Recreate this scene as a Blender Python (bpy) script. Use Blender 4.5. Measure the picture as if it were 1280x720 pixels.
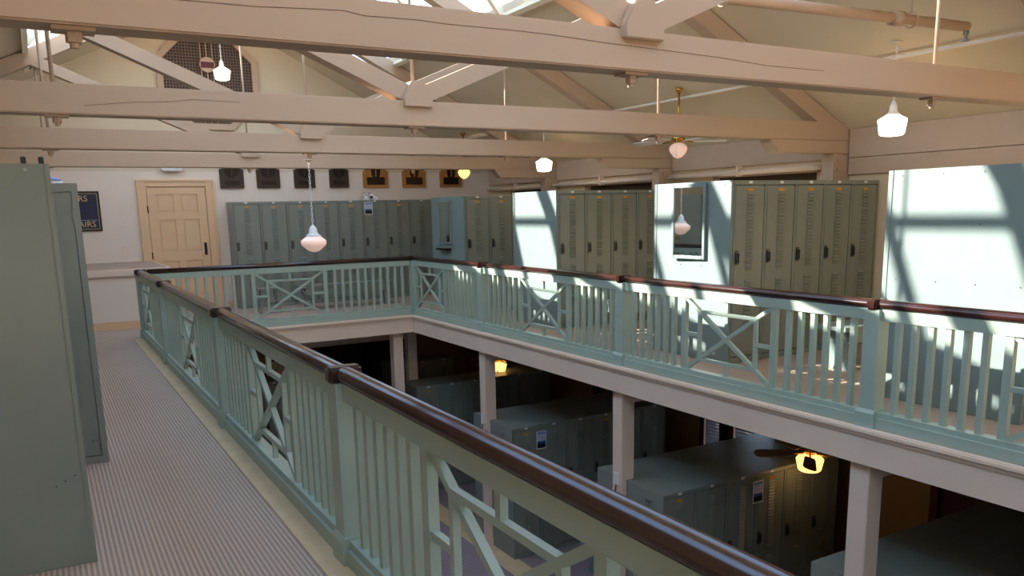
import bpy, bmesh, math, random
from mathutils import Vector, Matrix
random.seed(4)
for o in list(bpy.data.objects): bpy.data.objects.remove(o)
S = bpy.context.scene
COL = S.collection
PI = math.pi
# ------------------------------------------------------------------ camera
F, YAW, PITCH, ROLL, CX, CY = 1005.47, 0.5171, -0.1872, -0.0219, 632.37, 453.75
fwd = Vector((math.sin(YAW)*math.cos(PITCH), math.cos(YAW)*math.cos(PITCH), math.sin(PITCH)))
rgt = Vector((math.cos(YAW), -math.sin(YAW), 0)); upv = rgt.cross(fwd)
r2 = math.cos(ROLL)*rgt + math.sin(ROLL)*upv
u2 = -math.sin(ROLL)*rgt + math.cos(ROLL)*upv
cam = bpy.data.cameras.new('camera'); co = bpy.data.objects.new('camera', cam); COL.objects.link(co)
cam.sensor_width = 36; cam.lens = F/1280*36
cam.shift_x = (640-CX)/1280; cam.shift_y = (CY-360)/1280
cam.clip_start = 0.05; cam.clip_end = 200
co.matrix_world = Matrix(((r2.x, u2.x, -fwd.x, 0), (r2.y, u2.y, -fwd.y, 0), (r2.z, u2.z, -fwd.z, 1.65), (0, 0, 0, 1)))
S.camera = co
# ------------------------------------------------------------------ world, sun, exposure
W = bpy.data.worlds.new('sky'); S.world = W; W.use_nodes = True
bg = W.node_tree.nodes['Background']; bg.inputs[1].default_value = 3.9
_n, _l = W.node_tree.nodes, W.node_tree.links
_tc = _n.new('ShaderNodeTexCoord'); _sx = _n.new('ShaderNodeSeparateXYZ'); _mr = _n.new('ShaderNodeMapRange'); _cr = _n.new('ShaderNodeValToRGB')
_l.new(_tc.outputs['Generated'], _sx.inputs[0]); _l.new(_sx.outputs[2], _mr.inputs[0]); _mr.inputs[1].default_value = -1; _mr.inputs[2].default_value = 1
_l.new(_mr.outputs[0], _cr.inputs[0]); _l.new(_cr.outputs[0], bg.inputs[0])
_e = _cr.color_ramp.elements                      # ground haze below the horizon, sky above it
_e[0].position = .0; _e[0].color = (.95, .74, .55, 1); _e[1].position = .485; _e[1].color = (1.0, .80, .62, 1)
for _p, _c in ((.515, (.74, .88, 1.0, 1)), (.62, (.52, .75, 1.0, 1)), (1.0, (.31, .56, 1.0, 1))):
    _q = _e.new(_p); _q.color = _c
sun = bpy.data.lights.new('sun', 'SUN'); sun.energy = 15.0; sun.angle = 0.012; sun.color = (1.0, 0.95, 0.86)
so = bpy.data.objects.new('sun', sun); COL.objects.link(so)
SUN = Vector((1, -0.745, -0.64)).normalized()
so.rotation_euler = (-SUN).to_track_quat('Z', 'Y').to_euler(); so.location = (-6, 8, 9)
S.view_settings.view_transform = 'Standard'; S.view_settings.look = 'None'
S.view_settings.gamma = 1.0; S.view_settings.use_curve_mapping = False
S.view_settings.exposure = 0.3
# ------------------------------------------------------------------ materials
def lin(c):
    return tuple(((v/255)/12.92 if v/255 <= .04045 else ((v/255+.055)/1.055)**2.4) for v in c)
def mat(name, rgb, rough=.6, metal=0., var=.12, vscale=3., bump=0., bscale=40., stretch=(1, 1, 1), emit=0, spec=.5):
    m = bpy.data.materials.new(name); m.use_nodes = True; n = m.node_tree.nodes; l = m.node_tree.links
    p = n['Principled BSDF']; c = lin(rgb)
    p.inputs['Roughness'].default_value = rough; p.inputs['Metallic'].default_value = metal
    p.inputs['Specular IOR Level'].default_value = spec
    tc = n.new('ShaderNodeTexCoord'); mp = n.new('ShaderNodeMapping'); mp.inputs['Scale'].default_value = stretch
    l.new(tc.outputs['Object'], mp.inputs['Vector'])
    nz = n.new('ShaderNodeTexNoise'); nz.inputs['Scale'].default_value = vscale; nz.inputs['Detail'].default_value = 5
    l.new(mp.outputs[0], nz.inputs['Vector'])
    cr = n.new('ShaderNodeValToRGB')
    cr.color_ramp.elements[0].position = .3; cr.color_ramp.elements[1].position = .7
    cr.color_ramp.elements[0].color = tuple(v*(1-var) for v in c)+(1,)
    cr.color_ramp.elements[1].color = tuple(min(1, v*(1+var)) for v in c)+(1,)
    l.new(nz.outputs['Fac'], cr.inputs[0]); l.new(cr.outputs[0], p.inputs['Base Color'])
    if bump:
        b = n.new('ShaderNodeTexNoise'); b.inputs['Scale'].default_value = bscale; b.inputs['Detail'].default_value = 4
        l.new(mp.outputs[0], b.inputs['Vector'])
        bp = n.new('ShaderNodeBump'); bp.inputs['Strength'].default_value = bump; bp.inputs['Distance'].default_value = .01
        l.new(b.outputs['Fac'], bp.inputs['Height']); l.new(bp.outputs[0], p.inputs['Normal'])
    if emit:
        p.inputs['Emission Color'].default_value = c+(1,); p.inputs['Emission Strength'].default_value = emit
    return m
def carpet(name, ca, cb, period, axis=0):
    m = mat(name, ca, .95, var=.06, vscale=1.2, spec=.1); n = m.node_tree.nodes; l = m.node_tree.links; p = n['Principled BSDF']
    tc = n['Texture Coordinate']
    base = p.inputs['Base Color'].links[0].from_socket
    sx = n.new('ShaderNodeSeparateXYZ'); l.new(tc.outputs['Object'], sx.inputs[0])
    def wave(sock, per):
        a = n.new('ShaderNodeMath'); a.operation = 'MULTIPLY'; a.inputs[1].default_value = 2*PI/per; l.new(sock, a.inputs[0])
        b = n.new('ShaderNodeMath'); b.operation = 'SINE'; l.new(a.outputs[0], b.inputs[0])
        return b.outputs[0]
    w1 = wave(sx.outputs[axis], period); w2 = wave(sx.outputs[1-axis], period*.8)
    mu = n.new('ShaderNodeMath'); mu.operation = 'MULTIPLY_ADD'; mu.inputs[1].default_value = .30; mu.inputs[2].default_value = .5
    l.new(w1, mu.inputs[0])
    ad = n.new('ShaderNodeMath'); ad.operation = 'MULTIPLY_ADD'; ad.inputs[1].default_value = .2; l.new(w2, ad.inputs[0]); l.new(mu.outputs[0], ad.inputs[2])
    fz = n.new('ShaderNodeTexNoise'); fz.inputs['Scale'].default_value = 160; l.new(tc.outputs['Object'], fz.inputs['Vector'])
    a2 = n.new('ShaderNodeMath'); a2.operation = 'MULTIPLY_ADD'; a2.inputs[1].default_value = 1.0; l.new(fz.outputs['Fac'], a2.inputs[0]); l.new(ad.outputs[0], a2.inputs[2])
    a3 = n.new('ShaderNodeMath'); a3.operation = 'SUBTRACT'; a3.use_clamp = True; a3.inputs[1].default_value = .5; l.new(a2.outputs[0], a3.inputs[0])
    mx = n.new('ShaderNodeMixRGB'); mx.inputs[2].default_value = lin(cb)+(1,)
    l.new(a3.outputs[0], mx.inputs[0]); l.new(base, mx.inputs[1]); l.new(mx.outputs[0], p.inputs['Base Color'])
    bp = n.new('ShaderNodeBump'); bp.inputs['Strength'].default_value = .4; bp.inputs['Distance'].default_value = .004
    l.new(a3.outputs[0], bp.inputs['Height']); l.new(bp.outputs[0], p.inputs['Normal'])
    return m
def banded(name, bands, axis=2, lo=0., hi=1., rough=.5):
    m = mat(name, (200, 200, 200), rough); n = m.node_tree.nodes; l = m.node_tree.links; p = n['Principled BSDF']
    tc = n['Texture Coordinate']; sx = n.new('ShaderNodeSeparateXYZ'); l.new(tc.outputs['Generated'], sx.inputs[0])
    cr = n.new('ShaderNodeValToRGB'); cr.color_ramp.interpolation = 'CONSTANT'
    els = cr.color_ramp.elements
    els[0].position = bands[0][0]; els[0].color = lin(bands[0][1])+(1,)
    els[1].position = bands[1][0]; els[1].color = lin(bands[1][1])+(1,)
    for pos, c in bands[2:]:
        e = els.new(pos); e.color = lin(c)+(1,)
    l.new(sx.outputs[axis], cr.inputs[0]); l.new(cr.outputs[0], p.inputs['Base Color'])
    return m
M = {}
M['beam'] = mat('painted_beam', (194, 166, 140), .6, var=.04, vscale=1.5, bump=.12, bscale=5, stretch=(.3, 2, 3))
M['ceil'] = mat('ceiling_paint', (220, 203, 174), .8, var=.04, vscale=1.)
M['shaft'] = mat('skylight_shaft_paint', (240, 226, 196), .8, var=.03)
M['wallfar'] = mat('far_wall_paint', (236, 219, 203), .8, var=.03, vscale=1.2)
M['wall'] = mat('cream_wall_paint', (220, 196, 160), .8, var=.05, vscale=1.)
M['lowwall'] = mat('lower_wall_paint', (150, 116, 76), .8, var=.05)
M['trim'] = mat('cream_trim_paint', (238, 213, 190), .5, var=.04, vscale=2., bump=.1, bscale=12)
M['door'] = mat('tan_door_paint', (230, 190, 148), .45, var=.03, vscale=2)
M['rail'] = mat('mint_green_paint', (163, 179, 164), .4, var=.04, vscale=4, bump=.05, bscale=20)
M['wood'] = mat('mahogany_varnish', (54, 27, 22), .2, var=.12, vscale=1.5, spec=.8)
M['lock'] = mat('locker_enamel', (134, 139, 128), .36, var=.05, vscale=2.5)
M['lockd'] = mat('locker_vent_enamel', (122, 131, 116), .45, var=.05)
M['panel'] = mat('mint_white_panel', (124, 140, 136), .5, var=.04, vscale=5)
M['carpet'] = carpet('striped_carpet', (140, 117, 102), (210, 189, 170), .024)
M['carpet2'] = carpet('lower_carpet', (128, 112, 116), (160, 144, 144), .05)
M['border'] = mat('tan_floor_border', (206, 178, 136), .6, var=.08, vscale=5)
M['black'] = mat('black_plastic', (16, 16, 17), .4)
M['iron'] = mat('black_iron', (30, 27, 26), .4, metal=.6)
M['steel'] = mat('grey_steel', (130, 132, 130), .35, metal=.7)
M['latch'] = mat('dark_latch_steel', (84, 84, 78), .35, metal=.6)
M['blind'] = mat('grey_blind_slat', (150, 160, 172), .5)
M['crack'] = mat('old_paint_crack', (112, 84, 66), .8)
M['white'] = mat('white_paint', (236, 234, 228), .4, var=.02)
M['brass'] = mat('brass', (196, 150, 70), .25, metal=1.)
M['plate'] = mat('amber_number_plate', (208, 150, 70), .4, var=.15, vscale=30)
M['mirror'] = mat('mirror_glass', (225, 232, 230), .02, metal=1., var=.0)
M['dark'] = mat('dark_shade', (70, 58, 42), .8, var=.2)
M['red'] = mat('oxblood_frame', (70, 18, 16), .5)
M['globe'] = mat('lit_opal_glass', (255, 222, 180), .3, var=0, emit=10)
M['globew'] = mat('warm_lit_opal_glass', (255, 198, 116), .3, var=0, emit=1.7)
M['globed'] = mat('faint_glow_opal_glass', (255, 214, 198), .25, var=0, emit=.3)  # weak emission put into the glass as a faint glow
M['plaqued'] = mat('dark_walnut_plaque', (56, 38, 30), .35, var=.25, stretch=(8, 1, 1))
M['plaqueo'] = mat('oak_plaque', (176, 120, 62), .35, var=.2, stretch=(8, 1, 1))
M['bronze'] = mat('dark_bronze', (40, 28, 24), .3, metal=.4)
M['navy'] = mat('navy_sign', (18, 26, 66), .4)
M['gold'] = mat('gold_leaf', (208, 178, 112), .4)
M['maroon'] = mat('maroon_band', (86, 30, 32), .4)
M['blade'] = mat('white_fan_blade', (232, 226, 218), .4)
M['bladew'] = mat('wooden_fan_blade', (156, 124, 92), .5)
M['blue'] = mat('blue_fabric', (58, 74, 150), .6)
M['sky'] = mat('pale_blue_fabric', (150, 158, 214), .6)
M['notice'] = banded('printed_notice', [(0, (18, 22, 34)), (.28, (52, 92, 168)), (.42, (196, 196, 214)), (.85, (120, 150, 214))])
def glassmat(name, fac=.06, tint=(1, 1, 1)):
    m = bpy.data.materials.new(name); m.use_nodes = True; n = m.node_tree.nodes; l = m.node_tree.links
    n.remove(n['Principled BSDF'])
    t = n.new('ShaderNodeBsdfTransparent'); t.inputs[0].default_value = tint+(1,)
    g = n.new('ShaderNodeBsdfGlossy'); g.inputs['Roughness'].default_value = .02
    mx = n.new('ShaderNodeMixShader'); mx.inputs[0].default_value = fac
    l.new(t.outputs[0], mx.inputs[1]); l.new(g.outputs[0], mx.inputs[2]); l.new(mx.outputs[0], n['Material Output'].inputs[0])
    return m
M['glass'] = glassmat('clear_pane')
def grille():
    m = mat('dark_mesh_grille', (34, 24, 26), .6); n = m.node_tree.nodes; l = m.node_tree.links; p = n['Principled BSDF']
    tc = n['Texture Coordinate']; b = n.new('ShaderNodeTexBrick'); b.offset = 0
    b.inputs['Scale'].default_value = 1; b.inputs['Brick Width'].default_value = .05; b.inputs['Row Height'].default_value = .05
    b.inputs['Mortar Size'].default_value = .008
    for k in (1, 2): b.inputs[k].default_value = lin((30, 22, 24))+(1,)
    b.inputs[3].default_value = lin((112, 88, 72))+(1,)
    cx = n.new('ShaderNodeSeparateXYZ'); cb = n.new('ShaderNodeCombineXYZ')
    l.new(tc.outputs['Object'], cx.inputs[0]); l.new(cx.outputs[0], cb.inputs[0]); l.new(cx.outputs[2], cb.inputs[1])
    l.new(cb.outputs[0], b.inputs['Vector']); l.new(b.outputs[0], p.inputs['Base Color'])
    return m
M['grille'] = grille()
# ------------------------------------------------------------------ helpers
def tag(o, label=None, cat=None, group=None, kind=None):
    if label: o['label'] = label
    if cat: o['category'] = cat
    if group: o['group'] = group
    if kind: o['kind'] = kind
    return o
def origin(o):
    v = Vector((0, 0, 0))
    while o: v += o.location; o = o.parent
    return v
def link(name, me, parent=None, loc=(0, 0, 0)):
    o = bpy.data.objects.new(name, me); COL.objects.link(o); o.parent = parent; o.location = loc
    return o
def empty(name, loc, label=None, cat=None, group=None, kind=None):
    o = link(name, None, None, loc); o.empty_display_size = .1
    return tag(o, label, cat, group, kind)
def mesh(name, bm, m, smooth=False):
    bmesh.ops.recalc_face_normals(bm, faces=bm.faces)
    me = bpy.data.meshes.new(name); bm.to_mesh(me); bm.free(); me.materials.append(M[m] if isinstance(m, str) else m)
    if smooth:
        for p in me.polygons: p.use_smooth = True
    return me
def obj(name, bm, m, parent=None, bev=0., smooth=False, local=False):
    """bmesh in world coordinates -> object (vertices moved into the parent's space)"""
    if bev: bmesh.ops.bevel(bm, geom=bm.edges[:], offset=bev, segments=2, affect='EDGES', clamp_overlap=True)
    if not local:
        if parent: off = origin(parent); loc = Vector((0, 0, 0))
        else:
            xs = [v.co for v in bm.verts]
            loc = Vector(((min(v.x for v in xs)+max(v.x for v in xs))/2, (min(v.y for v in xs)+max(v.y for v in xs))/2, min(v.z for v in xs))); off = loc
        bmesh.ops.translate(bm, verts=bm.verts, vec=-off)
    else: loc = Vector((0, 0, 0))
    return link(name, mesh(name, bm, m, smooth), parent, loc)
def B(*boxes):
    bm = bmesh.new()
    for b in boxes: box(bm, *b)
    return bm
def box(bm, x0, x1, y0, y1, z0, z1):
    v = [bm.verts.new((x, y, z)) for x in (x0, x1) for y in (y0, y1) for z in (z0, z1)]
    for f in ((0, 1, 3, 2), (4, 6, 7, 5), (0, 4, 5, 1), (2, 3, 7, 6), (0, 2, 6, 4), (1, 5, 7, 3)): bm.faces.new([v[i] for i in f])
def prism(bm, pts, axis, a, b):
    """polygon pts extruded along axis: 'y' -> pts (x,z); 'x' -> pts (y,z); 'z' -> pts (x,y)"""
    def mk(p, t): return {'y': (p[0], t, p[1]), 'x': (t, p[0], p[1]), 'z': (p[0], p[1], t)}[axis]
    A = [bm.verts.new(mk(p, a)) for p in pts]; Bv = [bm.verts.new(mk(p, b)) for p in pts]
    bm.faces.new(A); bm.faces.new(Bv[::-1]); n = len(pts)
    for i in range(n): bm.faces.new((A[i], A[(i+1) % n], Bv[(i+1) % n], Bv[i]))
def tube(bm, p0, p1, r, n=8, r1=None):
    p0, p1 = Vector(p0), Vector(p1); d = (p1-p0).normalized()
    a = d.orthogonal().normalized(); b = d.cross(a); r1 = r if r1 is None else r1
    A = [bm.verts.new(p0+r*(math.cos(2*PI*i/n)*a+math.sin(2*PI*i/n)*b)) for i in range(n)]
    C = [bm.verts.new(p1+r1*(math.cos(2*PI*i/n)*a+math.sin(2*PI*i/n)*b)) for i in range(n)]
    bm.faces.new(A); bm.faces.new(C[::-1])
    for i in range(n): bm.faces.new((A[i], A[(i+1) % n], C[(i+1) % n], C[i]))
def lathe(bm, prof, c, n=20):
    rings = []
    for r, z in prof:
        rings.append([bm.verts.new((c[0]+r*math.cos(2*PI*i/n), c[1]+r*math.sin(2*PI*i/n), c[2]+z)) for i in range(n)])
    for a, b in zip(rings, rings[1:]):
        for i in range(n): bm.faces.new((a[i], a[(i+1) % n], b[(i+1) % n], b[i]))
    bm.faces.new(rings[0]); bm.faces.new(rings[-1][::-1])
def torus(bm, c, R, r, ax='z', n=12, k=6, sz=1.):
    rings = []
    for i in range(n):
        t = 2*PI*i/n; ring = []
        for j in range(k):
            s = 2*PI*j/k; q = R+r*math.cos(s); p = (q*math.cos(t), q*math.sin(t)*sz, r*math.sin(s))
            if ax == 'x': p = (p[2], p[0], p[1])
            if ax == 'y': p = (p[0], p[2], p[1])
            ring.append(bm.verts.new((c[0]+p[0], c[1]+p[1], c[2]+p[2])))
        rings.append(ring)
    for i in range(n):
        a, b = rings[i], rings[(i+1) % n]
        for j in range(k): bm.faces.new((a[j], a[(j+1) % k], b[(j+1) % k], b[j]))
def bar(bm, p0, p1, w, plane, t0, t1):
    """straight timber: centre line p0-p1 in the plane ('y': (x,z) / 'x': (y,z)), width w, thickness t0..t1 across"""
    p0, p1 = Vector(p0), Vector(p1); d = (p1-p0).normalized(); nrm = Vector((-d.y, d.x))*w/2
    prism(bm, [p0+nrm, p1+nrm, p1-nrm, p0-nrm], plane, t0, t1)
# ------------------------------------------------------------------ key dimensions
XC, ZR, SL = 2.9, 5.27, .498            # ridge line and roof slope
XW, XE, Y0, Y1 = -2.7, 8.5, -4.0, 15.5  # walls
WX0, WX1, WY0, WY1 = 1.25, 5.18, -2.5, 12.16   # the well
ZL = -3.2                               # lower floor
TY = [3.65, 6.60, 9.71, 12.88]          # trusses
def zc(x): return ZR-SL*abs(x-XC)
# ------------------------------------------------------------------ structure: floors
fl = empty('floor', (0, 0, 0), 'gallery floor with ribbed grey carpet', 'floor', kind='structure')
obj('floor_carpet', B((XW, WX0-.02, Y0, Y1, -.26, 0), (WX0-.02, WX1+.02, WY1+.02, Y1, -.26, 0), (WX1+.02, XE, Y0, Y1, -.26, 0), (WX0-.02, WX1+.02, Y0, WY0-.02, -.26, 0)), 'carpet', fl)
obj('floor_border', B((.985, WX0-.02, WY0, WY1+.02, 0, .006), (WX0-.02, WX1+.02, WY1+.02, WY1+.16, 0, .005), (WX1+.02, 5.36, WY0, WY1+.16, 0, .005)), 'border', fl)
lf = empty('floor_lower', (0, 0, ZL), 'lower floor with mauve carpet and tan border', 'floor', kind='structure')
obj('lower_carpet', B((XW, XE, Y0, 19, ZL-.1, ZL)), 'carpet2', lf)
obj('lower_border', B((5.06, 5.38, Y0, 15.4, ZL, ZL+.005), (.9, 1.22, Y0, 15.4, ZL, ZL+.005)), 'border', lf)
# fascias round the well
def fascia(name, axis, pos, sgn, a, b):
    e = empty(name, (0, 0, 0), 'cream fascia board with moulded nosing under the %s railing' % {'trim_1': 'left', 'trim_2': 'far', 'trim_3': 'right'}[name], 'trim', kind='structure')
    def pl(t0, t1, z0, z1):
        lo, hi = sorted((pos+sgn*t0, pos+sgn*t1))
        return (lo, hi, a, b, z0, z1) if axis == 'y' else (a, b, lo, hi, z0, z1)
    obj('nosing', B(pl(-.02, .04, -.04, .004)), 'trim', e, bev=.01)
    obj('moulding', B(pl(-.02, .018, -.062, -.04)), 'trim', e)
    obj('fascia_board', B(pl(-.02, .0, -.285, -.062)), 'trim', e)
fascia('trim_1', 'y', WX0, 1, WY0, WY1); fascia('trim_2', 'x', WY1, -1, WX0, WX1); fascia('trim_3', 'y', WX1, -1, WY0, WY1)
# ------------------------------------------------------------------ structure: walls
w = empty('wall_far', (0, Y1, 0), 'pale far gable wall of the gallery', 'wall', kind='structure')
bm = bmesh.new(); box(bm, XW, XE, Y1, Y1+.15, 0, 2.45); obj('plaster', bm, 'wallfar', w)
bm = bmesh.new(); prism(bm, [(XW, 2.45), (XE, 2.45), (XE, zc(XE)), (XC, ZR), (XW, zc(XW))], 'y', Y1, Y1+.15); obj('gable_plaster', bm, 'ceil', w)
w = empty('wall_left', (XW, 0, 0), 'cream left wall of the gallery', 'wall', kind='structure')
obj('plaster', B((XW-.15, XW, Y0, Y1, 0, zc(XW)+.1)), 'wall', w)
w = empty('wall_right', (XE, 0, 0), 'cream right wall of the gallery with shaded windows', 'wall', kind='structure')
obj('plaster', B((XE, XE+.15, Y0, Y1, 0, 1.2), (XE, XE+.15, Y0, Y1, 2.1, zc(XE)+.1)), 'wall', w)
ys = [Y0, .6]+TY+[Y1]
obj('plaster', B(*[(XE, XE+.15, y-.9, y+.35, 1.2, 2.1) for y in ys]), 'wall', w)
for i, (a, b) in enumerate(zip(ys, ys[1:])):
    e = empty('window_%d' % (i+1), (XE, (a+b)/2, 1.2), 'dark shaded window high on the right wall behind the lockers', 'window', 'dark shaded gallery windows', 'structure')
    obj('window_shade', B((XE+.10, XE+.12, a+.34, b-.89, 1.2, 2.1)), 'dark', e)
    obj('window_frame', B((XE+.02, XE+.09, a+.35, a+.41, 1.2, 2.1), (XE+.02, XE+.09, b-.96, b-.9, 1.2, 2.1), (XE+.02, XE+.09, a+.35, b-.9, 2.04, 2.1)), 'beam', e)
# eave boards
e = empty('trim_4', (8.48, 0, 2.17), 'wide cream eave board along the top of the right wall', 'trim', kind='structure')
for i, (a, b) in enumerate(zip(ys, ys[1:])):
    obj('eave_board', B((8.44, 8.5, a+.1, b-.1, 2.18, zc(8.44)-.005)), 'beam', e)
    if b < 6.7: obj('lower_eave_board', B((8.445, 8.5, a+.1, b-.1, 1.985, 2.172)), 'beam', e)
# near gable wall behind the camera; its windows are added to let light in
w = empty('wall_near', (0, Y0, 0), 'near gable wall with unseen windows added for light', 'wall', kind='structure')
bm = bmesh.new()
prism(bm, [(XW, 3.0), (XE, 3.0), (XE, zc(XE)), (XC, ZR), (XW, zc(XW))], 'y', Y0-.15, Y0)
for a, b in ((XW, -2.0), (1.0, 1.4), (4.4, 4.8), (7.8, XE)): box(bm, a, b, Y0-.15, Y0, .5, 2.6)
for a in (-2.0, 1.4, 4.8): box(bm, a, a+.5, Y0-.15, Y0, .5, 2.6); box(bm, a+2.5, a+3.0, Y0-.15, Y0, .5, 2.6)
box(bm, XW, XE, Y0-.15, Y0, -.26, .5)
for a in (-2.0, 1.4, 4.8): box(bm, a, a+3.0, Y0-.15, Y0, 2.6, 3.0)
obj('plaster', bm, 'wall', w)
for i, a in enumerate((-2.0, 1.4, 4.8)):
    e = empty('window_%d' % (20+i), (a+1.5, Y0, .5), 'unseen tall window added to the near gable for light', 'window', 'windows added behind the camera for light', 'structure')
    obj('pane', B((a+.5, a+2.5, Y0-.09, Y0-.08, .5, 2.6)), 'glass', e)
    obj('window_frame', B((a+.5, a+.56, Y0-.1, Y0-.04, .5, 2.6), (a+2.44, a+2.5, Y0-.1, Y0-.04, .5, 2.6), (a+1.47, a+1.53, Y0-.1, Y0-.04, .5, 2.6), (a+.5, a+2.5, Y0-.1, Y0-.04, 1.5, 1.55)), 'beam', e)
# lower walls
w = empty('wall_lower_far', (0, Y1, ZL), 'tan lower wall with a wide dark opening', 'wall', kind='structure')
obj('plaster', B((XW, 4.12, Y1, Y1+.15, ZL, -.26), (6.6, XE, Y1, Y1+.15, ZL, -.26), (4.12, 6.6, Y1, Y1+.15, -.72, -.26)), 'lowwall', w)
obj('lintel', B((4.12, 6.6, Y1-.06, Y1+.15, -.92, -.73)), 'trim', w)
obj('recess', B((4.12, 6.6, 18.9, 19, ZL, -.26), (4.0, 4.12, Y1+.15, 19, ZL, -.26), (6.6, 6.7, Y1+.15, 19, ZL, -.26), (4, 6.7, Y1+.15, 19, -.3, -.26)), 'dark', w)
w = empty('wall_lower_right', (XE, 0, ZL), 'tan lower right wall', 'wall', kind='structure')
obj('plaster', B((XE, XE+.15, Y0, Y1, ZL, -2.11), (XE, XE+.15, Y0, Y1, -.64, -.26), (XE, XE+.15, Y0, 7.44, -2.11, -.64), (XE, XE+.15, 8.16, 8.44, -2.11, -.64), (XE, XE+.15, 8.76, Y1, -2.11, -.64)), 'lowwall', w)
w = empty('wall_lower_left', (XW, 0, ZL), 'tan lower left wall', 'wall', kind='structure')
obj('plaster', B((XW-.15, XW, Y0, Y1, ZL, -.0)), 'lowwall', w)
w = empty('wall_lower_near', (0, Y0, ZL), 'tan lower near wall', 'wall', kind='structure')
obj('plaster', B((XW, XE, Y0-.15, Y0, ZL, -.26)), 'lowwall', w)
# half wall round the stair
w = empty('wall_stair', (0, 13.42, 0), 'low cream stair wall with a carpeted top beside the door', 'wall', kind='structure')
obj('plaster', B((XW, 1.62, 13.45, Y1, 0, .80)), 'wallfar', w)
obj('cap_board', B((XW, 1.71, 13.40, Y1, .80, .905)), 'trim', w, bev=.008)
obj('cap_carpet', B((XW, 1.66, 13.46, Y1, .905, .914)), 'carpet', w)
obj('baseboard', B((XW, 1.63, 13.435, 13.45, 0, .12)), 'door', w)
bb = empty('baseboard_far', (4, Y1, 0), 'tan baseboard along the far wall', 'baseboard', kind='structure')
obj('board', B((2.86, XE, Y1-.015, Y1, 0, .12)), 'door', bb)
# ------------------------------------------------------------------ structure: ceiling and skylights
LTS = {-1: (2.78, 1.2, 1.25), 1: (2.42, 1.2, 1.25)}   # lantern: half widths at base and top, glazing slope
BS = 1.03
SY0, SY1 = 7.2-8*BS, 7.2+7*BS
def shift(b, v): bmesh.ops.translate(b, verts=b.verts, vec=v); return b
for side, nm in ((-1, 'left'), (1, 'right')):
    X = lambda d: XC+side*d
    LB, LT, GS = LTS[side]; ZB = ZR-SL*LB-.02; ZT = ZB+GS*(LB-LT); ZRT = 6.7
    c = empty('ceiling_'+nm, (X(4), 6, zc(X(4))), 'sloping cream ceiling, %s side of the ridge' % nm, 'ceiling', kind='structure')
    def poly(pts, y0, y1):
        bm = bmesh.new(); prism(bm, [(X(d), z) for d, z in pts], 'y', y0, y1); return bm
    def slab(d0, d1, y0, y1, t=.1): return poly([(d0, ZR-SL*d0), (d1, ZR-SL*d1), (d1, ZR-SL*d1+t), (d0, ZR-SL*d0+t)], y0, y1)
    obj('ceiling_board', slab(LB, 5.6, Y0, Y1), 'ceil', c)
    obj('ceiling_board', slab(0, LB, SY1, Y1), 'ceil', c); obj('ceiling_board', slab(0, LB, Y0, SY0), 'ceil', c)
    k = empty('window_%d' % (30+(side > 0)), (X(1.9), 6, ZB), 'long roof lantern skylight on the %s side' % nm, 'skylight', kind='structure')
    def gl(f0, f1, n0, n1, y0, y1):   # piece of the glazing plane: f along the slope, n across it
        dx, dz = -(LB-LT), ZT-ZB; L = math.hypot(dx, dz); nx, nz = dz/L, -dx/L
        q = lambda f, n: (LB+dx*f+nx*n, ZB+dz*f+nz*n)
        return poly([q(f0, n0), q(f1, n0), q(f1, n1), q(f0, n1)], y0, y1)
    obj('sill', poly([(LB-.025, ZB-.03), (LB+.04, ZB-.06), (LB+.06, ZB+.02), (LB-.01, ZB+.02)], SY0, SY1), 'shaft', k)
    obj('lantern_roof', poly([(LT+.06, ZT), (0, ZRT), (0, ZRT+.1), (LT+.12, ZT+.04)], SY0, SY1), 'shaft', k)
    for y in (SY0, SY1): obj('lantern_gable', poly([(LB+.03, ZB-.06), (LT+.06, ZT), (0, ZRT), (0, ZR-SL*.0), (LB, ZR-SL*LB)], y-.04, y+.04), 'shaft', k)
    obj('mid_rail', gl(.475, .515, -.04, .04, SY0, SY1), 'shaft', k); obj('head_rail', gl(.96, 1.02, -.05, .05, SY0, SY1), 'shaft', k)
    off = -Vector(k.location)
    gb = mesh('glazing_bar', shift(gl(0, 1, -.045, .045, -.04, .04), (off.x, 0, off.z)), 'shaft')
    pn = [mesh('pane', shift(gl(a, b_, -.004, .004, .042, BS-.042), (off.x, 0, off.z)), 'glass') for a, b_ in ((.01, .475), (.515, .96))]
    n_ = 15
    for i in range(n_):
        for p in pn: link('pane', p, k, (0, SY0+i*BS-6, 0))
        if i: link('glazing_bar', gb, k, (0, SY0+i*BS-6, 0))
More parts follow.
